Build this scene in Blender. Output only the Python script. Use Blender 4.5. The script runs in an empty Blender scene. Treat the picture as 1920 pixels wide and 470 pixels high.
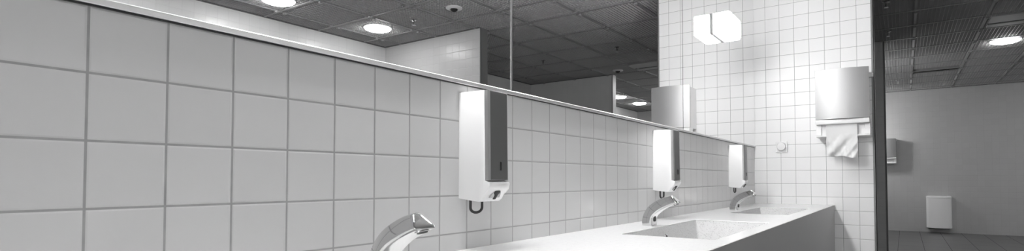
import bpy, bmesh, math
from mathutils import Vector, Matrix

C = bpy.context.scene.collection
scene = bpy.context.scene

# ------------------------------------------------------------------ helpers
def link(name, bm, mat, parent=None, smooth=None):
    bmesh.ops.recalc_face_normals(bm, faces=bm.faces[:])
    me = bpy.data.meshes.new(name)
    bm.to_mesh(me); bm.free()
    mats = mat if isinstance(mat, (list, tuple)) else [mat]
    for m in mats: me.materials.append(m)
    o = bpy.data.objects.new(name, me)
    C.objects.link(o)
    if parent: o.parent = parent
    if smooth is not None:
        me.shade_smooth()
        try: me.set_sharp_from_angle(angle=math.radians(smooth))
        except Exception: pass
    return o

def thing(name, label, cat, loc=(0, 0, 0), group=None):
    o = bpy.data.objects.new(name, None); C.objects.link(o)
    o.empty_display_size = .05
    o.location = loc
    o['label'] = label; o['category'] = cat
    if group: o['group'] = group
    return o

def tag(o, label, cat, group=None):
    o['label'] = label; o['category'] = cat
    if group: o['group'] = group
    return o

def struct(name, bm, mat, smooth=None):
    o = link(name, bm, mat, None, smooth); o['kind'] = 'structure'
    return o

def copy_tree(o, parent=None):
    c = o.copy(); C.objects.link(c); c.parent = parent
    for ch in list(o.children): copy_tree(ch, c)
    return c

def box(bm, x0, x1, y0, y1, z0, z1, mi=0):
    v = [bm.verts.new(p) for p in ((x0,y0,z0),(x1,y0,z0),(x1,y1,z0),(x0,y1,z0),(x0,y0,z1),(x1,y0,z1),(x1,y1,z1),(x0,y1,z1))]
    fs = [bm.faces.new([v[i] for i in q]) for q in ((3,2,1,0),(4,5,6,7),(0,1,5,4),(1,2,6,5),(2,3,7,6),(3,0,4,7))]
    for f in fs: f.material_index = mi
    return fs

def bevel_all(bm, w, seg=2):
    bmesh.ops.bevel(bm, geom=bm.edges[:], offset=w, segments=seg, affect='EDGES', profile=.5, clamp_overlap=True)

def rbox(x0, x1, y0, y1, z0, z1, w=.003, seg=2):
    bm = bmesh.new(); box(bm, x0, x1, y0, y1, z0, z1); bevel_all(bm, w, seg); return bm

def loft(rings, cap=True):
    bm = bmesh.new(); vs = [[bm.verts.new(p) for p in r] for r in rings]; n = len(rings[0])
    for a, b in zip(vs, vs[1:]):
        for i in range(n): bm.faces.new((a[i], a[(i+1) % n], b[(i+1) % n], b[i]))
    if cap:
        bm.faces.new(vs[0][::-1]); bm.faces.new(vs[-1])
    return bm

def lathe(prof, n=32, axis='z', c=(0, 0, 0)):
    """closed solid of revolution; prof = [(r, h)...]"""
    bm = bmesh.new(); rings = []
    for r, h in prof:
        ring = []
        for i in range(n):
            a = 2*math.pi*i/n; u, v = r*math.cos(a), r*math.sin(a)
            p = (u, v, h) if axis == 'z' else ((h, u, v) if axis == 'x' else (u, h, v))
            ring.append(bm.verts.new((p[0]+c[0], p[1]+c[1], p[2]+c[2])))
        rings.append(ring)
    for a, b in zip(rings, rings[1:]):
        for i in range(n): bm.faces.new((a[i], a[(i+1) % n], b[(i+1) % n], b[i]))
    bm.faces.new(rings[0][::-1]); bm.faces.new(rings[-1])
    return bm

def tube(pts, r, n=10, up=None):
    pts = [Vector(p) for p in pts]; rings = []
    t0 = (pts[1]-pts[0]).normalized()
    up = Vector(up) if up else Vector((1, 0, 0)) if abs(t0.x) < .9 else Vector((0, 0, 1))
    for i, p in enumerate(pts):
        t = (pts[min(i+1, len(pts)-1)]-pts[max(i-1, 0)]).normalized()
        a = t.cross(up).normalized(); b = t.cross(a).normalized()
        rings.append([p + r*(math.cos(2*math.pi*k/n)*a + math.sin(2*math.pi*k/n)*b) for k in range(n)])
    return loft(rings)

# ------------------------------------------------------------------ materials
def mat(name, col, rough=.5, metal=0., spec=.5, coat=0.):
    m = bpy.data.materials.new(name); m.use_nodes = True
    b = m.node_tree.nodes['Principled BSDF']
    b.inputs['Base Color'].default_value = (col, col, col, 1) if not isinstance(col, tuple) else (*col, 1)
    b.inputs['Roughness'].default_value = rough; b.inputs['Metallic'].default_value = metal
    b.inputs['Specular IOR Level'].default_value = spec
    b.inputs['Coat Weight'].default_value = coat
    return m

def emit(name, col, s):
    m = bpy.data.materials.new(name); m.use_nodes = True; nt = m.node_tree
    b = nt.nodes['Principled BSDF']
    b.inputs['Base Color'].default_value = (.8, .8, .8, 1)
    b.inputs['Emission Color'].default_value = (*col, 1); b.inputs['Emission Strength'].default_value = s
    return m

def N(nt, t, **k):
    n = nt.nodes.new(t)
    for a, v in k.items(): setattr(n, a, v)
    return n

def math_(nt, op, a, b=None, c=None):
    n = N(nt, 'ShaderNodeMath', operation=op)
    for i, v in enumerate((a, b, c)):
        if v is None: continue
        if isinstance(v, (int, float)): n.inputs[i].default_value = v
        else: nt.links.new(v, n.inputs[i])
    return n.outputs[0]

def tiles(name, ua, uo, up, va, vo, vp, tile, grout, gw=.0032, rough=.14, bump=.35, var=.02, wav=.03):
    """glazed wall tiles laid on a grid in the wall's own metres: u axis, offset, pitch; v axis, offset, pitch"""
    m = bpy.data.materials.new(name); m.use_nodes = True; nt = m.node_tree; L = nt.links
    b = nt.nodes['Principled BSDF']
    tc = N(nt, 'ShaderNodeTexCoord'); sp = N(nt, 'ShaderNodeSeparateXYZ'); L.new(tc.outputs['Object'], sp.inputs[0])
    def dist(ax, off, pitch):
        q = math_(nt, 'DIVIDE', math_(nt, 'SUBTRACT', sp.outputs[ax], off), pitch)
        f = math_(nt, 'FRACT', math_(nt, 'ADD', q, 1000))
        d = math_(nt, 'MULTIPLY', math_(nt, 'MINIMUM', f, math_(nt, 'SUBTRACT', 1, f)), pitch)
        return d, math_(nt, 'FLOOR', math_(nt, 'ADD', q, 1000))
    du, iu = dist(ua, uo, up); dv, iv = dist(va, vo, vp)
    d = math_(nt, 'MINIMUM', du, dv)
    def ramp(lo, hi):
        r = N(nt, 'ShaderNodeMapRange', interpolation_type='SMOOTHSTEP')
        r.inputs['From Min'].default_value = lo; r.inputs['From Max'].default_value = hi
        L.new(d, r.inputs['Value']); return r.outputs[0]
    mask = ramp(gw*.5*.8, gw*.5*1.15)
    cmb = N(nt, 'ShaderNodeCombineXYZ'); L.new(iu, cmb.inputs[0]); L.new(iv, cmb.inputs[1])
    wn = N(nt, 'ShaderNodeTexWhiteNoise', noise_dimensions='2D'); L.new(cmb.outputs[0], wn.inputs['Vector'])
    tv = math_(nt, 'ADD', tile, math_(nt, 'MULTIPLY', math_(nt, 'SUBTRACT', wn.outputs['Value'], .5), var))
    nz = N(nt, 'ShaderNodeTexNoise'); nz.inputs['Scale'].default_value = 30; L.new(tc.outputs['Object'], nz.inputs['Vector'])
    gv = math_(nt, 'MULTIPLY', math_(nt, 'ADD', .8, math_(nt, 'MULTIPLY', nz.outputs[0], .4)), grout)
    mx = N(nt, 'ShaderNodeMix', data_type='FLOAT'); L.new(mask, mx.inputs[0]); L.new(gv, mx.inputs[2]); L.new(tv, mx.inputs[3])
    cc = N(nt, 'ShaderNodeCombineColor')
    for i in range(3): L.new(mx.outputs[0], cc.inputs[i])
    L.new(cc.outputs[0], b.inputs['Base Color'])
    rr = N(nt, 'ShaderNodeMix', data_type='FLOAT'); L.new(mask, rr.inputs[0]); rr.inputs[2].default_value = .8; rr.inputs[3].default_value = rough
    L.new(rr.outputs[0], b.inputs['Roughness'])
    # cushioned edge, slightly wavy glaze
    h = ramp(gw*.35, gw*.5+.0028)
    wv = N(nt, 'ShaderNodeTexNoise'); wv.inputs['Scale'].default_value = 9; wv.inputs['Detail'].default_value = 1; L.new(tc.outputs['Object'], wv.inputs['Vector'])
    hh = math_(nt, 'ADD', h, math_(nt, 'MULTIPLY', wv.outputs[0], wav))
    bp = N(nt, 'ShaderNodeBump'); bp.inputs['Strength'].default_value = bump; bp.inputs['Distance'].default_value = .0018
    L.new(hh, bp.inputs['Height']); L.new(bp.outputs[0], b.inputs['Normal'])
    return m

def stone(name, col, speck, thr, scale, rough):
    m = mat(name, col, rough); nt = m.node_tree; L = nt.links; b = nt.nodes['Principled BSDF']
    tc = N(nt, 'ShaderNodeTexCoord')
    vo = N(nt, 'ShaderNodeTexVoronoi'); vo.inputs['Scale'].default_value = scale; L.new(tc.outputs['Object'], vo.inputs['Vector'])
    wn = N(nt, 'ShaderNodeTexWhiteNoise', noise_dimensions='3D'); L.new(vo.outputs['Position'], wn.inputs['Vector'])
    size = math_(nt, 'MULTIPLY', math_(nt, 'POWER', wn.outputs['Value'], 3), thr)
    s = math_(nt, 'LESS_THAN', vo.outputs['Distance'], size)
    nz = N(nt, 'ShaderNodeTexNoise'); nz.inputs['Scale'].default_value = 60; nz.inputs['Detail'].default_value = 4; L.new(tc.outputs['Object'], nz.inputs['Vector'])
    basev = math_(nt, 'ADD', col-.04, math_(nt, 'MULTIPLY', nz.outputs[0], .08))
    mx = N(nt, 'ShaderNodeMix', data_type='FLOAT'); L.new(s, mx.inputs[0]); L.new(basev, mx.inputs[2]); mx.inputs[3].default_value = speck
    cc = N(nt, 'ShaderNodeCombineColor')
    for i in range(3): L.new(mx.outputs[0], cc.inputs[i])
    L.new(cc.outputs[0], b.inputs['Base Color'])
    return m

RAIL = 1.192          # underside of the mirror, height above the floor
ROW = .09656          # tile rows
DEND = 4.103          # end wall
COUNTER = .762
CEIL = 2.578
FAR = 11.72
OPP = -4.335

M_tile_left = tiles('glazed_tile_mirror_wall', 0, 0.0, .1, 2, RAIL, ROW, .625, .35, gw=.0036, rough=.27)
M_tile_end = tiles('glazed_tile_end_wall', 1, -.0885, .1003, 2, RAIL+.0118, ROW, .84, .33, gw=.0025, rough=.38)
M_tile_room = tiles('glazed_tile_room_x', 1, -.0885, .1003, 2, RAIL+.0118, ROW, .78, .68, gw=.002, rough=.27)
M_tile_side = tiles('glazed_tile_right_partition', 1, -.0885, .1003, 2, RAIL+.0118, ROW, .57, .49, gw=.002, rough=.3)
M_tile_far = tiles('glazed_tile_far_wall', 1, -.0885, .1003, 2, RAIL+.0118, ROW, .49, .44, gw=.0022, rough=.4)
M_tile_opp = tiles('glazed_tile_room_y', 0, .03, .1003, 2, RAIL+.0118, ROW, .74, .66, gw=.002, rough=.28)
M_floor = tiles('grey_floor_tile', 0, .1, .6, 1, -.27, .297, .135, .075, gw=.006, rough=.35, bump=.2)
M_stone = stone('pale_composite_top', .76, .45, .22, 170, .16)
M_basin = stone('speckled_composite_basin', .60, .16, .46, 380, .4)
M_apron = mat('grey_composite_apron', .42, .35)
M_chrome = mat('chrome', .66, .06, 1.)
M_alu = mat('satin_aluminium', .70, .4, 1.)
M_strip = mat('joint_profile', .30, .35, 1.)
M_steel = mat('brushed_steel_cover', .45, .56, 1.)
M_panel = mat('dark_anodised_panel', .23, .4, 1.)
M_bevel = mat('bare_metal_bevel', .42, .45, 1.)
M_white = mat('white_plastic', .81, .28)
M_bin = mat('white_enamel', .95, .25, coat=.3)
M_white2 = mat('white_painted_metal', .82, .35)
M_black = mat('black_rubber', .015, .4)
M_dark = mat('dark_recess', .02, .6)
M_mirror = mat('mirror_silver', .90, .0, 1.)
M_glass_edge = mat('mirror_edge', .10, .2)
M_paper = mat('paper_towel', .74, .9)
M_slat = mat('grey_ceiling_grid', .44, .45)
M_tee = mat('ceiling_tee', .31, .4)
M_edge = mat('dark_perimeter_angle', .12, .5)
M_plenum = mat('black_plenum', .02, .9)
M_trim = mat('dark_edge_profile', .20, .45)
M_lamp = emit('lit_opal_glass', (1, 1, 1), 11)
M_lamp_near = emit('lit_opal_glass_bright', (1, 1, 1), 27)
M_plate = mat('grey_lamp_base', .22, .5)
M_lamp_far = emit('lit_opal_glass_dim', (1, 1, 1), 15.5)
M_down = emit('lit_downlight', (1, 1, 1), 8)
M_down_added = emit('lit_downlight_added', (1, 1, 1), 58)
M_down_far = emit('lit_downlight_far', (1, 1, 1), 10)

# ------------------------------------------------------------------ the setting
XB = -5.0
bm = bmesh.new(); box(bm, XB-.1, FAR+.1, OPP-.1, .12, -.1, 0); struct('floor', bm, M_floor)
bm = bmesh.new(); box(bm, XB-.1, FAR+.1, OPP-.1, .12, 3.0, 3.1); struct('ceiling', bm, M_plenum)
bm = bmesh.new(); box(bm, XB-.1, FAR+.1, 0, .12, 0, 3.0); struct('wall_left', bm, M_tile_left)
bm = bmesh.new(); box(bm, XB-.1, FAR+.1, OPP-.1, OPP, 0, 3.0); struct('wall_right', bm, M_tile_opp)
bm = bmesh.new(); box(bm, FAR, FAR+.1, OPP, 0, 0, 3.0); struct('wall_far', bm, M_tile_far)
bm = bmesh.new(); box(bm, XB-.1, XB, OPP, 0, 0, 3.0); struct('wall_back', bm, M_tile_room)
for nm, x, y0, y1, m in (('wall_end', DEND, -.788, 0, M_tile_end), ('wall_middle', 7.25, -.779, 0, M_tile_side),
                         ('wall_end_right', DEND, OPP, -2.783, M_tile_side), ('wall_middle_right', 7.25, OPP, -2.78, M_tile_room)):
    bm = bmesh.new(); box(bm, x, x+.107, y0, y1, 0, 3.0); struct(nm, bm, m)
# metal corner profiles on the free ends of the partitions
def corner(name, x, y, s, m=None):
    bm = bmesh.new()
    box(bm, x-.003, x+.110, y, y+s*.004, 0, CEIL)
    box(bm, x-.003, x, y-s*.012, y+s*.004, 0, CEIL)
    return struct(name, bm, m or M_trim)
corner('trim_1', DEND, -.788, -1)
corner('trim_2', 7.25, -.779, -1)
corner('trim_3', DEND, -2.783, 1)
corner('trim_4', 7.25, -2.78, 1, M_alu)

# suspended ceiling: open metal grid in 600 mm panels
def lattice():
    bm = bmesh.new()
    YL = [-.478-.592*k for k in range(7)]
    z0, z1 = CEIL, CEIL+.022
    gap = (9.46, 9.90, -1.64, -1.09)
    py = .592/18; px = .6/18; t = .0024
    bays = ((XB+.03, DEND+.05, [3.77-.6*k for k in range(11)]), (DEND+.05, FAR-.03, [4.25+.6*k for k in range(13)]))
    for bx0, bx1, XL in bays:
        y = YL[0]+py*13
        while y > OPP+.03:
            if gap[2] < y < gap[3] and bx1 > 9.9:
                box(bm, bx0, gap[0], y-t/2, y+t/2, z0, z1); box(bm, gap[1], bx1, y-t/2, y+t/2, z0, z1)
            else:
                box(bm, bx0, bx1, y-t/2, y+t/2, z0, z1)
            y -= py
        k0 = math.ceil((bx0-XL[0])/px)
        x = XL[0]+px*k0
        while x < bx1:
            if gap[0] < x < gap[1]:
                box(bm, x-t/2, x+t/2, OPP+.03, gap[2], z0+.001, z1-.001); box(bm, x-t/2, x+t/2, gap[3], -.03, z0+.001, z1-.001)
            else:
                box(bm, x-t/2, x+t/2, OPP+.03, -.03, z0+.001, z1-.001)
            x += px
        for y in YL: box(bm, bx0, bx1, y-.011, y+.011, z0-.006, z1+.01, 1)
        for x in XL:
            if bx0 < x < bx1:
                box(bm, x-.011, x+.011, OPP+.03, -.03, z0-.005, z1+.01, 1)
                for y in YL:            # hook clips beside each crossing
                    for s in (-.045, .045):
                        box(bm, x+s-.012, x+s+.012, y-.014, y+.014, z0-.022, z0-.004, 1)
    for x0, x1, y0, y1 in ((XB, DEND, OPP, OPP+.03), (DEND+.107, 7.25, OPP, OPP+.03), (7.357, FAR, OPP, OPP+.03), (FAR-.03, FAR, OPP+.03, -.03), (XB, FAR, -.03, 0),
                           (DEND-.03, DEND, OPP+.03, -2.783), (DEND+.107, DEND+.137, OPP+.03, -2.783), (7.22, 7.25, OPP+.03, -2.78), (7.357, 7.387, OPP+.03, -2.78)):
        box(bm, x0, x1, y0, y1, z0-.004, z1+.02, 2)      # dark perimeter angle
    return struct('ceiling', bm, [M_slat, M_tee, M_edge])
lattice()

# ------------------------------------------------------------------ mirror wall
MZ0, MZ1 = RAIL+.011, 2.36
def mirror(x0, x1, label, strip):
    t = thing('wall_mirror', label, 'mirror', ((x0+x1)/2, 0, MZ0), 'mirror panels above the tiles')
    cx = (x0+x1)/2; a, b = x0-cx, x1-cx
    bm = bmesh.new(); box(bm, a, b, -.0045, 0, 0, MZ1-MZ0); link('backing', bm, M_glass_edge, t)
    bm = bmesh.new(); box(bm, a+.0015, b-.0015, -.006, -.0047, .0005, MZ1-MZ0-.001); link('mirror_glass', bm, M_mirror, t)
    if strip:
        bm = rbox(b-.0025, b+.0025, -.0090, 0, 0, MZ1-MZ0, .001, 1); link('joint_strip', bm, M_strip, t)
    return t
mirror(-.49, .9855, 'large frameless wall mirror on the left, reflecting the two bright ceiling lights', True)
mirror(.9925, 2.4675, 'middle wall mirror reflecting the dark ceiling and grey towel cabinet', False)
mirror(2.4705, DEND-.002, 'wall mirror beside the end wall, with the lit square lamp on it', False)

t = thing('mirror_rail', 'thin aluminium rail running along the bottom of the mirrors', 'rail', (0, 0, RAIL))
bm = bmesh.new()
ring = [(-.0, .0006), (-.0086, .0006), (-.0092, .0012), (-.0092, .0094), (-.0086, .0098), (-.0068, .0098), (-.0068, .006), (0, .006)]
link('profile', loft([[(x, y, z) for y, z in ring] for x in (-.55, DEND)]), M_alu, t)
bead = [(-.0062, .0099), (-.0091, .0099), (-.0076, .0119), (-.0062, .0119)]
link('highlight_bead', loft([[(x, y, z) for y, z in bead] for x in (-.55, DEND)]), M_white, t)  # white strip imitating the bright highlight along the top of the rail
bm = bmesh.new(); box(bm, -.55, DEND, -.005, 0, -.0010, .0005); link('shadow_gap_strip', bm, M_black, t)  # black strip standing in for the shadow gap below the rail

# wall lamp on the mirror
def lamp(x, z, label, m, xo=.26, zo=.128):
    t = thing('wall_lamp', label, 'lamp', (x, 0, z))
    link('back_plate', rbox(-xo/2, xo/2, -.0165, 0 if m is M_lamp_far else -.0062, -zo/2+.002, zo/2-.002, .001, 1), M_plate, t)
    bm = bmesh.new(); box(bm, -xo/2, xo/2, -.118, -.0168, -zo/2, zo/2)
    bevel_all(bm, .018, 3)
    link('diffuser', bm, m, t, 40)
    bm = rbox(-.03, .03, -.0163, -.007, zo/2-.0019, zo/2+.003, .001); link('clip', bm, M_alu, t)
    return t
lamp(3.113, 1.886, 'glowing white square wall lamp mounted on the mirror near the end wall', M_lamp)
lamp(1.86, 1.886, 'wall lamp on the middle mirror, above the top of the photo', M_lamp_near)
lamp(.62, 1.886, 'wall lamp on the left mirror, above the top of the photo', M_lamp_near)
lamp(11.0, 1.87, 'dim wall lamp in the far room near its far wall, hidden behind the tiled partition', M_lamp_far)
lamp(8.2, 1.87, 'added unseen wall lamp in the far room next to the hidden side of the partition', M_lamp_far)  # added lamp, unseen, to light the far ceiling slats and the bin front

# ------------------------------------------------------------------ washbasin counter
CX0, CX1, CY = -.6, DEND-.001, -.537
SINKS = [(.05, .826, -.168, -.478), (1.378, 2.158, -.168, -.478), (2.736, 3.476, -.167, -.459)]
t = thing('washbasin_counter', 'long pale speckled washbasin counter with three sunken basins along the tiled wall', 'counter', (0, 0, COUNTER))
xs = sorted({CX0, CX1, *[v for s in SINKS for v in s[:2]]}); 
def slab():
    bm = bmesh.new(); th = .004
    ys = sorted({CY+.003, -.0005, -.167, -.168, -.459, -.478})
    def hole(xa, xb, ya, yb):
        mx, my = (xa+xb)/2, (ya+yb)/2
        return any(s[0] < mx < s[1] and s[3] < my < s[2] for s in SINKS)
    g = {}
    def V(x, y, z):
        k = (round(x, 5), round(y, 5), round(z, 5))
        if k not in g: g[k] = bm.verts.new(k)
        return g[k]
    cells = [(i, j) for i in range(len(xs)-1) for j in range(len(ys)-1) if not hole(xs[i], xs[i+1], ys[j], ys[j+1])]
    cs = set(cells)
    for i, j in cells:
        a, b, c, d = xs[i], xs[i+1], ys[j], ys[j+1]
        bm.faces.new((V(a,c,0), V(b,c,0), V(b,d,0), V(a,d,0)))
        bm.faces.new((V(a,d,-th), V(b,d,-th), V(b,c,-th), V(a,c,-th)))
        for di, dj, p, q in ((-1,0,(a,d),(a,c)), (1,0,(b,c),(b,d)), (0,-1,(a,c),(b,c)), (0,1,(b,d),(a,d))):
            if (i+di, j+dj) not in cs:
                bm.faces.new((V(*p,0), V(*p,-th), V(*q,-th), V(*q,0)))
    return bm
o = link('countertop', slab(), M_stone, t)
bv = o.modifiers.new('edge', 'BEVEL'); bv.width = .001; bv.segments = 2; bv.limit_method = 'ANGLE'
bm = bmesh.new()
box(bm, CX0, CX1, CY, CY+.0029, -.335, -.0006); link('apron', bm, M_apron, t)
bm = bmesh.new(); box(bm, CX0, CX1, CY+.0035, -.001, -.335, -.320); link('underside_panel', bm, M_apron, t)
for bxx in (-.3, 1.1, 2.45, 3.9):
    link('wall_mount', rbox(bxx-.02, bxx+.02, CY+.03, 0, -.40, -.3355, .003), M_alu, t)
for x0, x1, y1, y0 in SINKS:
    bm = bmesh.new(); dp = .145; tp = .022; z0 = -.0042
    rings = []
    def rect(ins, z, r=.02, n=4):
        a, b, c, d = x0+ins, x1-ins, y0+ins, y1-ins; pts = []
        for cx, cy, s in ((b-r, d-r, 0), (a+r, d-r, 1), (a+r, c+r, 2), (b-r, c+r, 3)):
            for k in range(n+1):
                an = math.pi/2*(s+k/n); pts.append((cx+r*math.cos(an), cy+r*math.sin(an), z))
        return pts
    rings = [rect(-.018, -.0044, .005), rect(-.018, -dp-.02, .02), rect(.02, -dp-.035, .03)]
    inner = [rect(.0, -.0044, .004), rect(tp*.85, -dp+.02, .02), rect(tp+.015, -dp, .03)]
    vs_o = [[bm.verts.new(p) for p in r] for r in rings]; vs_i = [[bm.verts.new(p) for p in r] for r in inner]
    n = len(vs_o[0])
    for seq in (vs_o, vs_i):
        for a, b in zip(seq, seq[1:]):
            for i in range(n): bm.faces.new((a[i], a[(i+1) % n], b[(i+1) % n], b[i]))
    for i in range(n): bm.faces.new((vs_o[0][i], vs_o[0][(i+1) % n], vs_i[0][(i+1) % n], vs_i[0][i]))
    bm.faces.new(vs_o[-1]); bm.faces.new(vs_i[-1])
    bs = link('basin', bm, M_basin, t, 30)
    cx, cyb = (x0+x1)/2, y1
    # overflow: chrome ring around a dark slot on the back slope
    rg = []
    for k in range(25):
        a = 2*math.pi*k/24; rg.append((cx+.011*math.cos(a), cyb-.008, -.047+.014*math.sin(a)))
    link('overflow_ring', tube(rg, .0026, 8, (0, 1, 0)), M_chrome, bs, 60)
    bm = lathe([(.009, -.003), (.009, .004)], 20, 'y', (cx, cyb-.009, -.047)); link('overflow_hole', bm, M_dark, bs)
    link('drain', lathe([(.032, 0), (.032, .003), (.024, .004)], 24, 'z', ((x0+x1)/2, (y0+y1)/2, -dp+.0005)), M_chrome, bs)

# ------------------------------------------------------------------ faucets
OUT = [(-.086,.0),(-.0865,.025),(-.095,.050),(-.109,.071),(-.128,.0875),(-.151,.101),(-.179,.113),(-.208,.1205)]
INN = [(-.137,.0),(-.137,.024),(-.140,.037),(-.150,.0475),(-.168,.061),(-.190,.073),(-.212,.083),(-.2355,.0915)]
WID = [.060,.060,.059,.058,.057,.055,.053,.051]
def interp(a, n):
    """smooth Catmull-Rom resample"""
    res = []; m = len(a)-1
    for i in range(n+1):
        u = i/n*m; k = min(int(u), m-1); f = u-k
        P = [a[max(k-1, 0)], a[k], a[k+1], a[min(k+2, m)]]
        res.append(tuple(.5*((2*P[1][c])+(-P[0][c]+P[2][c])*f+(2*P[0][c]-5*P[1][c]+4*P[2][c]-P[3][c])*f*f+(-P[0][c]+3*P[1][c]-3*P[2][c]+P[3][c])*f**3) for c in range(len(P[0]))))
    return res
def pick(k=6):
    """rounded guitar-pick outline: (s across -.5..5, h 0 at the flat side .. 1 at the ridge)"""
    pts = []
    def arc(cx, cy, rx, ry, a0, a1):
        for i in range(k+1):
            a = math.radians(a0+(a1-a0)*i/k); pts.append((cx+rx*math.cos(a), cy+ry*math.sin(a)))
    arc(.39, .16, .11, .16, -90, 28)
    arc(0, .72, .28, .28, 34, 146)
    arc(-.39, .16, .11, .16, 152, 270)
    return pts
PICK = pick()
def faucet(x, label):
    t = thing('basin_faucet', label, 'faucet', (x, 0, COUNTER), 'chrome sensor faucets over the basins')
    n = 28; O = interp(OUT, n); I = interp(INN, n); W = interp([(w,) for w in WID], n)
    rings = []
    for o, i, w in zip(O, I, W):
        rings.append([(s*w[0], i[0]+(o[0]-i[0])*h, i[1]+(o[1]-i[1])*h) for s, h in PICK])
    # softly rounded end face
    o, i, w = O[-1], I[-1], W[-1][0]
    cy, cz = i[0]+(o[0]-i[0])*.42, i[1]+(o[1]-i[1])*.42
    nv = Vector((0, -(o[1]-i[1]), (o[0]-i[0]))).normalized()*1.0
    if nv.y > 0: nv = -nv
    for sc, dp in ((.97, .0012), (.88, .0022), (.6, .0030), (.3, .0034)):
        rings.append([(p[0]*sc, cy+(p[1]-cy)*sc+nv.y*dp, cz+(p[2]-cz)*sc+nv.z*dp) for p in rings[n]])
    link('body', loft(rings), M_chrome, t, 48)
    bm = lathe([(.0095, -.0035), (.0095, .0), (.0075, .0008)], 20, 'y', (0, -.1365, .028))
    bmesh.ops.scale(bm, vec=(1, 1, 1.25), verts=bm.verts[:], space=Matrix.Translation((0, 0, -.028)))
    link('sensor_window', bm, M_black, t, 40)
    # outlet under the tip
    a, b = Vector((0, I[-4][0], I[-4][1])), Vector((0, I[-1][0], I[-1][1]))
    d = (b-a).normalized(); nn = Vector((0, d.z, -d.y));  nn = nn if nn.z < 0 else -nn
    c = (Vector((0, I[-3][0], I[-3][1]))+nn*.0)
    def ring(r, h): return [c+nn*h+r*(math.cos(2*math.pi*k/20)*Vector((1.25, 0, 0))+math.sin(2*math.pi*k/20)*d) for k in range(20)]
    link('outlet_ring', loft([ring(.0118, -.002), ring(.0118, .002), ring(.0100, .003)]), M_chrome, t, 40)
    link('aerator', loft([ring(.0092, 0), ring(.0092, .0036)]), M_dark, t, 40)
    return t
faucet(.428, 'chrome curved faucet nearest, cut off by the bottom edge of the photo')
faucet(1.748, 'chrome curved faucet at the back of the large basin in the middle')
faucet(3.045, 'chrome curved faucet farthest away, at the basin next to the end wall')

# ------------------------------------------------------------------ soap dispensers
def dispenser(x, label):
    t = thing('soap_dispenser', label, 'soap dispenser', (x, 0, .886), 'soap dispensers under the mirror rail')
    prof = [(-.0005, .284), (-.084, .283), (-.086, .281), (-.089, .0545), (-.103, .051), (-.1045, .046), (-.101, .033), (-.094, .026), (-.084, .018), (-.078, .008), (-.070, .002), (-.066, .0015), (-.0005, .009)]
    w = .083
    def ring(xx, ins):
        cy = -.048; cz = .14
        return [(xx, y if y > -.01 else cy+(y-cy)*(1-ins/.05), cz+(z-cz)*(1-ins/.14)) for y, z in prof]
    body = loft([ring(0, .0018), ring(.0006, .0006), ring(.0022, 0), ring(w-.0022, 0), ring(w-.0006, .0006), ring(w, .0018)])
    bod = link('body', body, M_white, t, 35)
    link('wall_mount', rbox(.006, w-.006, -.0004, 0, .03, .26, .0001, 1), M_white2, t)
    # metal front with raised, bevelled edges
    bm = bmesh.new()
    v = []
    for (yb, yt, ins) in ((-.0885, -.0855, .0), (-.0985, -.0955, .0), (-.102, -.099, .006)):
        xa, xb = .001+ins, w-.001-ins
        v.append([bm.verts.new(p) for p in ((xa, yb, .0555+ins*.3), (xb, yb, .0555+ins*.3), (xb, yt, .2825-ins*.3), (xa, yt, .2825-ins*.3))])
    for a, b in zip(v, v[1:]):
        for i in range(4): bm.faces.new((a[i], a[(i+1) % 4], b[(i+1) % 4], b[i])).material_index = 1
    bm.faces.new(v[0][::-1]); bm.faces.new(v[-1])
    fp = link('front_panel', bm, [M_panel, M_bevel], t)
    link('lock_slot', rbox(.045, .050, -.1035, -.100, .081, .103, .0008, 1), M_dark, fp)
    # dark nozzle in the mouth of the body
    bm = bmesh.new()
    for sx in (0,):
        rings = []
        for z, hw, dy in ((.0285, .011, .004), (.0260, .0135, .005), (.022, .0115, .005), (.0185, .006, .005), (.0095, .0048, .004), (.007, .004, .003)):
            yc = -.082-(z-.007)*.55
            rings.append([(w/2+hw*math.cos(2*math.pi*k/16), yc+dy*math.sin(2*math.pi*k/16)-.002, z) for k in range(16)])
    link('nozzle', loft(rings), M_black, t, 50)
    # mouth recess: grey cheeks either side of the nozzle
    arch = [(w/2+.019*math.cos(math.pi*k/12), .012+.020*math.sin(math.pi*k/12)) for k in range(13)]
    a0 = [(px, -.0868-(z-.012)*.62, z) for px, z in arch]; a1 = [(px, -.082-(z-.012)*.62, z-.001) for px, z in arch]
    link('mouth', loft([a0, a1]), mat('grey_mouth', .45, .4), t)
    # black wire loop hanging under the body
    pts = [(.0125, -.030, .012), (.0125, -.030, -.012)]
    pts += [(.0355-.0230*math.cos(math.pi*k/14), -.030, -.0145-.0135*math.sin(math.pi*k/14)) for k in range(15)]
    pts += [(.0585, -.030, -.012), (.0585, -.030, .012)]
    link('drip_loop', tube(pts, .0036, 10, (0, 1, 0)), M_black, t, 60)
    return t
dispenser(.768, 'white soap dispenser with dark front panel, nearest and largest of the row')
dispenser(2.068, 'white soap dispenser mounted above the faucet of the middle basin')
dispenser(3.356, 'white soap dispenser nearest the end wall, above the farthest faucet')

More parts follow.
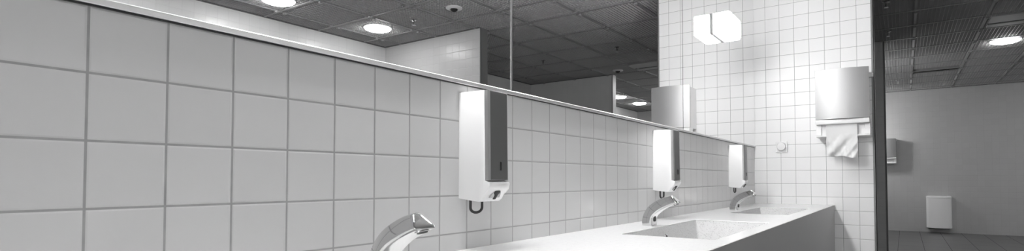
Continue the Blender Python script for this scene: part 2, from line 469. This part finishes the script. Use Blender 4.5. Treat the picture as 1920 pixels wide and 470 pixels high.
# ------------------------------------------------------------------ towel dispensers
def towel(xw, y, label, cover_m):
    """xw: wall plane (cabinet stands out towards -x), y: centre"""
    t = thing('towel_dispenser', label, 'towel dispenser', (xw, y, 1.238), 'paper towel dispensers')
    link('cabinet', rbox(-.190, -.001, -.150, .150, .115, .452, .006), M_white2, t)
    # slightly bowed metal cover
    bm = bmesh.new(); n = 16; rows = []
    for k in range(n+1):
        u = -1+2*k/n; yy = .160*u; bow = .030*(1-u*u)
        rows.append([(-.200-bow, yy, .118), (-.200-bow, yy, .458), (-.190, yy, .458), (-.190, yy, .118)])
    bm.free(); cv = link('cover', loft(rows), cover_m, t, 30)
    link('lock_slot', rbox(-.2085, -.2045, .131, .136, .348, .388, .0006, 1), M_dark, cv)
    # front lip under the cover
    link('front_lip', rbox(-.212, -.120, -.160, .160, .084, .116, .005), M_white, t, 40)
    # tray with cheeks
    for y0, y1 in ((-.162, -.128), (.128, .162)):
        link('cheek', rbox(-.168, -.001, y0, y1, .0105, .0835, .003), M_white, t)
    bm = bmesh.new(); box(bm, -.178, -.001, -.162, .162, 0, .010); bevel_all(bm, .002, 1); link('tray', bm, M_white, t)
    bm = bmesh.new(); box(bm, -.156, 0, -.1275, .1275, .011, .0835); link('wall_mount', bm, M_white2, t)
    bm = bmesh.new(); box(bm, -.03, -.001, -.178, -.1505, .412, .440); bevel_all(bm, .003, 1); h = link('hinge', bm, M_white2, t)
    return t
towel(DEND, -.609, 'paper towel dispenser with brushed metal cover on the tiled end wall', M_steel)
towel(FAR, -.675, 'distant grey towel dispenser on the far wall, half hidden by the partition', mat('grey_painted_cover', .30, .4))

# sheet of paper hanging out of the dispenser
def paper():
    bm = bmesh.new(); nu, nv = 40, 44; X = DEND-.186; rows = []
    import random; random.seed(3)
    for side in (0, 1):
        g = []
        for j in range(nv+1):
            v = j/nv; r = []
            for i in range(nu+1):
                u = i/nu
                yy = -.512-.184*u - .004*v*(u-.5)
                z = 1.3215-(.2115+.020*u+.004*math.sin(9*u))*v
                low = max(0, v-.30)
                x = X+.004*math.sin(5*u+1)*v + .010*v
                x -= low*(.020*math.sin(10*u+7*v)+.010*math.sin(23*u-9*v+1)+.012*math.sin(14*(u+v)))
                cr = abs(((u*1.3+v*1.0) % .28)-.14)/.14
                x -= low*.012*(1-cr)**2*(1 if u > .35 else .3)
                cr2 = abs(((u*2.1-v*.5+.1) % .5)-.25)/.25
                x -= low*.008*(1-cr2)**3
                r.append(bm.verts.new((x+(.0012 if side else 0), yy, z)))
            g.append(r)
        rows.append(g)
    for s in (0, 1):
        for j in range(nv):
            for i in range(nu):
                q = (rows[s][j][i], rows[s][j][i+1], rows[s][j+1][i+1], rows[s][j+1][i])
                bm.faces.new(q if s else q[::-1])
    a, b = rows
    edge = [(j, 0) for j in range(nv)]+[(nv, i) for i in range(nu)]+[(j, nu) for j in range(nv, 0, -1)]+[(0, i) for i in range(nu, 0, -1)]
    for p, q in zip(edge, edge[1:]+edge[:1]):
        bm.faces.new((a[p[0]][p[1]], a[q[0]][q[1]], b[q[0]][q[1]], b[p[0]][p[1]]))
    return tag(link('hanging_paper_towel', bm, M_paper, None, 60), 'crumpled white paper towel hanging from the metal dispenser', 'paper towel')
paper()

# round rotary switch on the end wall
t = thing('wall_switch', 'small white rotary switch on the tiled end wall', 'switch', (DEND, -.196, 1.187))
link('plate', rbox(-.012, 0, -.041, .041, -.041, .041, .004), M_white, t)
bm = lathe([(.031, -.012), (.031, -.030), (.0285, -.034), (.001, -.035)], 32, 'x', (0, 0, .004)); k = link('knob', bm, M_white, t, 40)
link('side_cap', rbox(-.020, -.0121, -.041, -.0335, -.041, .044, .002, 1), M_white, t)

# waste bin on the far wall
def bin_():
    t = thing('waste_bin', 'white rounded waste bin mounted low on the far wall', 'bin', (FAR, -1.445, .085))
    def ring(ins, z):
        pts = []; hw, d = .182-ins, .20-ins; r = .075
        pts += [(-.001, hw, z)]
        for k in range(9):
            a = math.pi/2*k/8; pts.append((-(d-r)-r*math.sin(a)-.018*math.sin(a)*0, hw-r+r*math.cos(a), z))
        for k in range(1, 6):
            u = k/6; pts.append((-d-.014*math.sin(math.pi*u), (hw-r)*(1-2*u), z))
        for k in range(9):
            a = math.pi/2*(1-k/8); pts.append((-(d-r)-r*math.sin(a), -(hw-r+r*math.cos(a)), z))
        pts += [(-.001, -hw, z)]
        return pts
    link('shell', loft([ring(.006, .0), ring(0, .006), ring(0, .528)]), M_bin, t, 40)
    link('lid', loft([ring(-.002, .530), ring(-.002, .552), ring(.008, .566), ring(.03, .570)]), M_bin, t, 40)
    bm = bmesh.new(); box(bm, -.0009, 0, -.15, .15, .05, .5); link('wall_mount', bm, M_white2, t)
    link('base_plate', loft([ring(.03, -.012), ring(.03, -.0005)]), M_dark, t)
bin_()

# ------------------------------------------------------------------ ceiling fittings
def downlight(x, y, label, m, r=.15):
    t = thing('ceiling_light', label, 'ceiling light', (x, y, CEIL), 'round ceiling lights')
    link('ring', lathe([(r-.004, .03), (r-.002, -.006), (r-.008, -.008), (r-.013, -.006)], 40), M_white2, t, 40)
    link('diffuser', lathe([(r-.014, -.0065), (r-.020, -.020), (r-.045, -.030), (r-.09, -.035), (.006, -.036)], 40), m, t, 60)
    return t
downlight(3.475, -3.70, 'glowing round ceiling light near the tiled partition, seen in the left mirror', M_down)
downlight(2.375, -3.72, 'glowing round ceiling light at the top edge, seen in the left mirror', M_down)
downlight(1.2, -3.72, 'ceiling light of the washroom beyond the top left of the photo', M_down)
for y, w_ in ((-.77, 'nearest the mirror wall'), (-1.95, 'in the middle of the row'), (-3.12, 'farthest from the mirror wall')):
    downlight(-4.1, y, 'added unseen ceiling light behind the camera, '+w_, M_down_added)  # added lights, never in view, brightening the dispenser sides that face this way
downlight(8.01, -1.955, 'glowing ceiling light in the far room, right of the end wall', M_down_far)
downlight(9.32, -3.66, 'small bright ceiling light seen in the mirror, left of the pair', M_down_far)
downlight(10.37, -3.69, 'small bright ceiling light seen in the mirror beside the towel cabinet', M_down_far)

def sprinkler(x, y, label):
    t = thing('ceiling_sprinkler', label, 'sprinkler', (x, y, CEIL), 'ceiling sprinklers')
    link('rosette', lathe([(.032, .006), (.032, -.004), (.018, -.012)], 24), M_chrome, t, 40)
    link('body', lathe([(.012, -.011), (.012, -.030), (.006, -.034), (.006, -.048)], 16), M_chrome, t, 40)
    link('deflector', lathe([(.018, -.050), (.018, -.053)], 16), M_chrome, t)
sprinkler(3.505, -3.176, 'chrome ceiling sprinkler beside the bright light in the left mirror')
sprinkler(5.72, -1.96, 'chrome ceiling sprinkler on the dark ceiling in the middle mirror')
sprinkler(5.82, -3.127, 'small sprinkler on the dark ceiling near the mirror joint')
sprinkler(6.79, -.83, 'sprinkler on the dark ceiling just right of the end wall')
sprinkler(10.34, -.89, 'distant sprinkler on the far ceiling above the far wall')
sprinkler(5.60, -.84, 'sprinkler at the top edge, right beside the end wall')
def detector(x, y, label):
    t = thing('smoke_detector', label, 'smoke detector', (x, y, CEIL), 'round ceiling detectors')
    link('flange', lathe([(.078, .004), (.078, -.008), (.050, -.018), (.044, -.012)], 32), M_white, t, 40)
    link('sensor_head', lathe([(.034, -.008), (.034, -.022), (.018, -.034), (.012, -.036)], 24), M_dark, t, 40)
detector(3.455, -2.565, 'white round smoke detector on the lit ceiling in the left mirror')
detector(7.0, -2.568, 'round detector on the dark ceiling beside the dark partition')
# slot diffuser in the dark ceiling
t = thing('ceiling_vent', 'long grey slot vent crossing the dark ceiling', 'vent', (6.9, -2.0, CEIL))
bm = bmesh.new(); box(bm, -.19, .08, -.30, .30, -.012, .0); link('panel', bm, mat('vent_grey', .42, .4), t)
bm = bmesh.new(); box(bm, .081, .149, -.30, .30, -.004, .0); link('slot', bm, M_dark, t)
bm = bmesh.new(); box(bm, .15, .27, -.30, .30, -.012, .0); link('lip', bm, bpy.data.materials['vent_grey'], t)

# ------------------------------------------------------------------ world, camera
w = bpy.data.worlds.new('World'); scene.world = w; w.use_nodes = True
w.node_tree.nodes['Background'].inputs[0].default_value = (0, 0, 0, 1)

Fpx, cx, cy = 1001.95, 1003.61, 307.20
yaw, pitch, roll = .6042, .0292, -.0005
f = Vector((math.cos(pitch)*math.cos(yaw), math.cos(pitch)*math.sin(yaw), math.sin(pitch)))
r = f.cross(Vector((0, 0, 1))).normalized(); u = r.cross(f)
r, u = math.cos(roll)*r+math.sin(roll)*u, math.cos(roll)*u-math.sin(roll)*r
cam = bpy.data.cameras.new('camera'); co = bpy.data.objects.new('camera', cam); C.objects.link(co)
co.matrix_world = Matrix(((r.x, u.x, -f.x, -.2595), (r.y, u.y, -f.y, -.9508), (r.z, u.z, -f.z, RAIL-.2486), (0, 0, 0, 1)))
cam.sensor_fit = 'HORIZONTAL'; cam.sensor_width = 36; cam.lens = Fpx*36/1920
cam.shift_x = (960-cx)/1920; cam.shift_y = (cy-235)/1920
cam.clip_start = .02; cam.clip_end = 100
scene.camera = co
vs = scene.view_settings
vs.view_transform = 'Standard'; vs.look = 'None'; vs.gamma = 1; vs.use_curve_mapping = False; vs.exposure = 2.1
scene.cycles.max_bounces = 10; scene.cycles.diffuse_bounces = 6; scene.cycles.glossy_bounces = 6
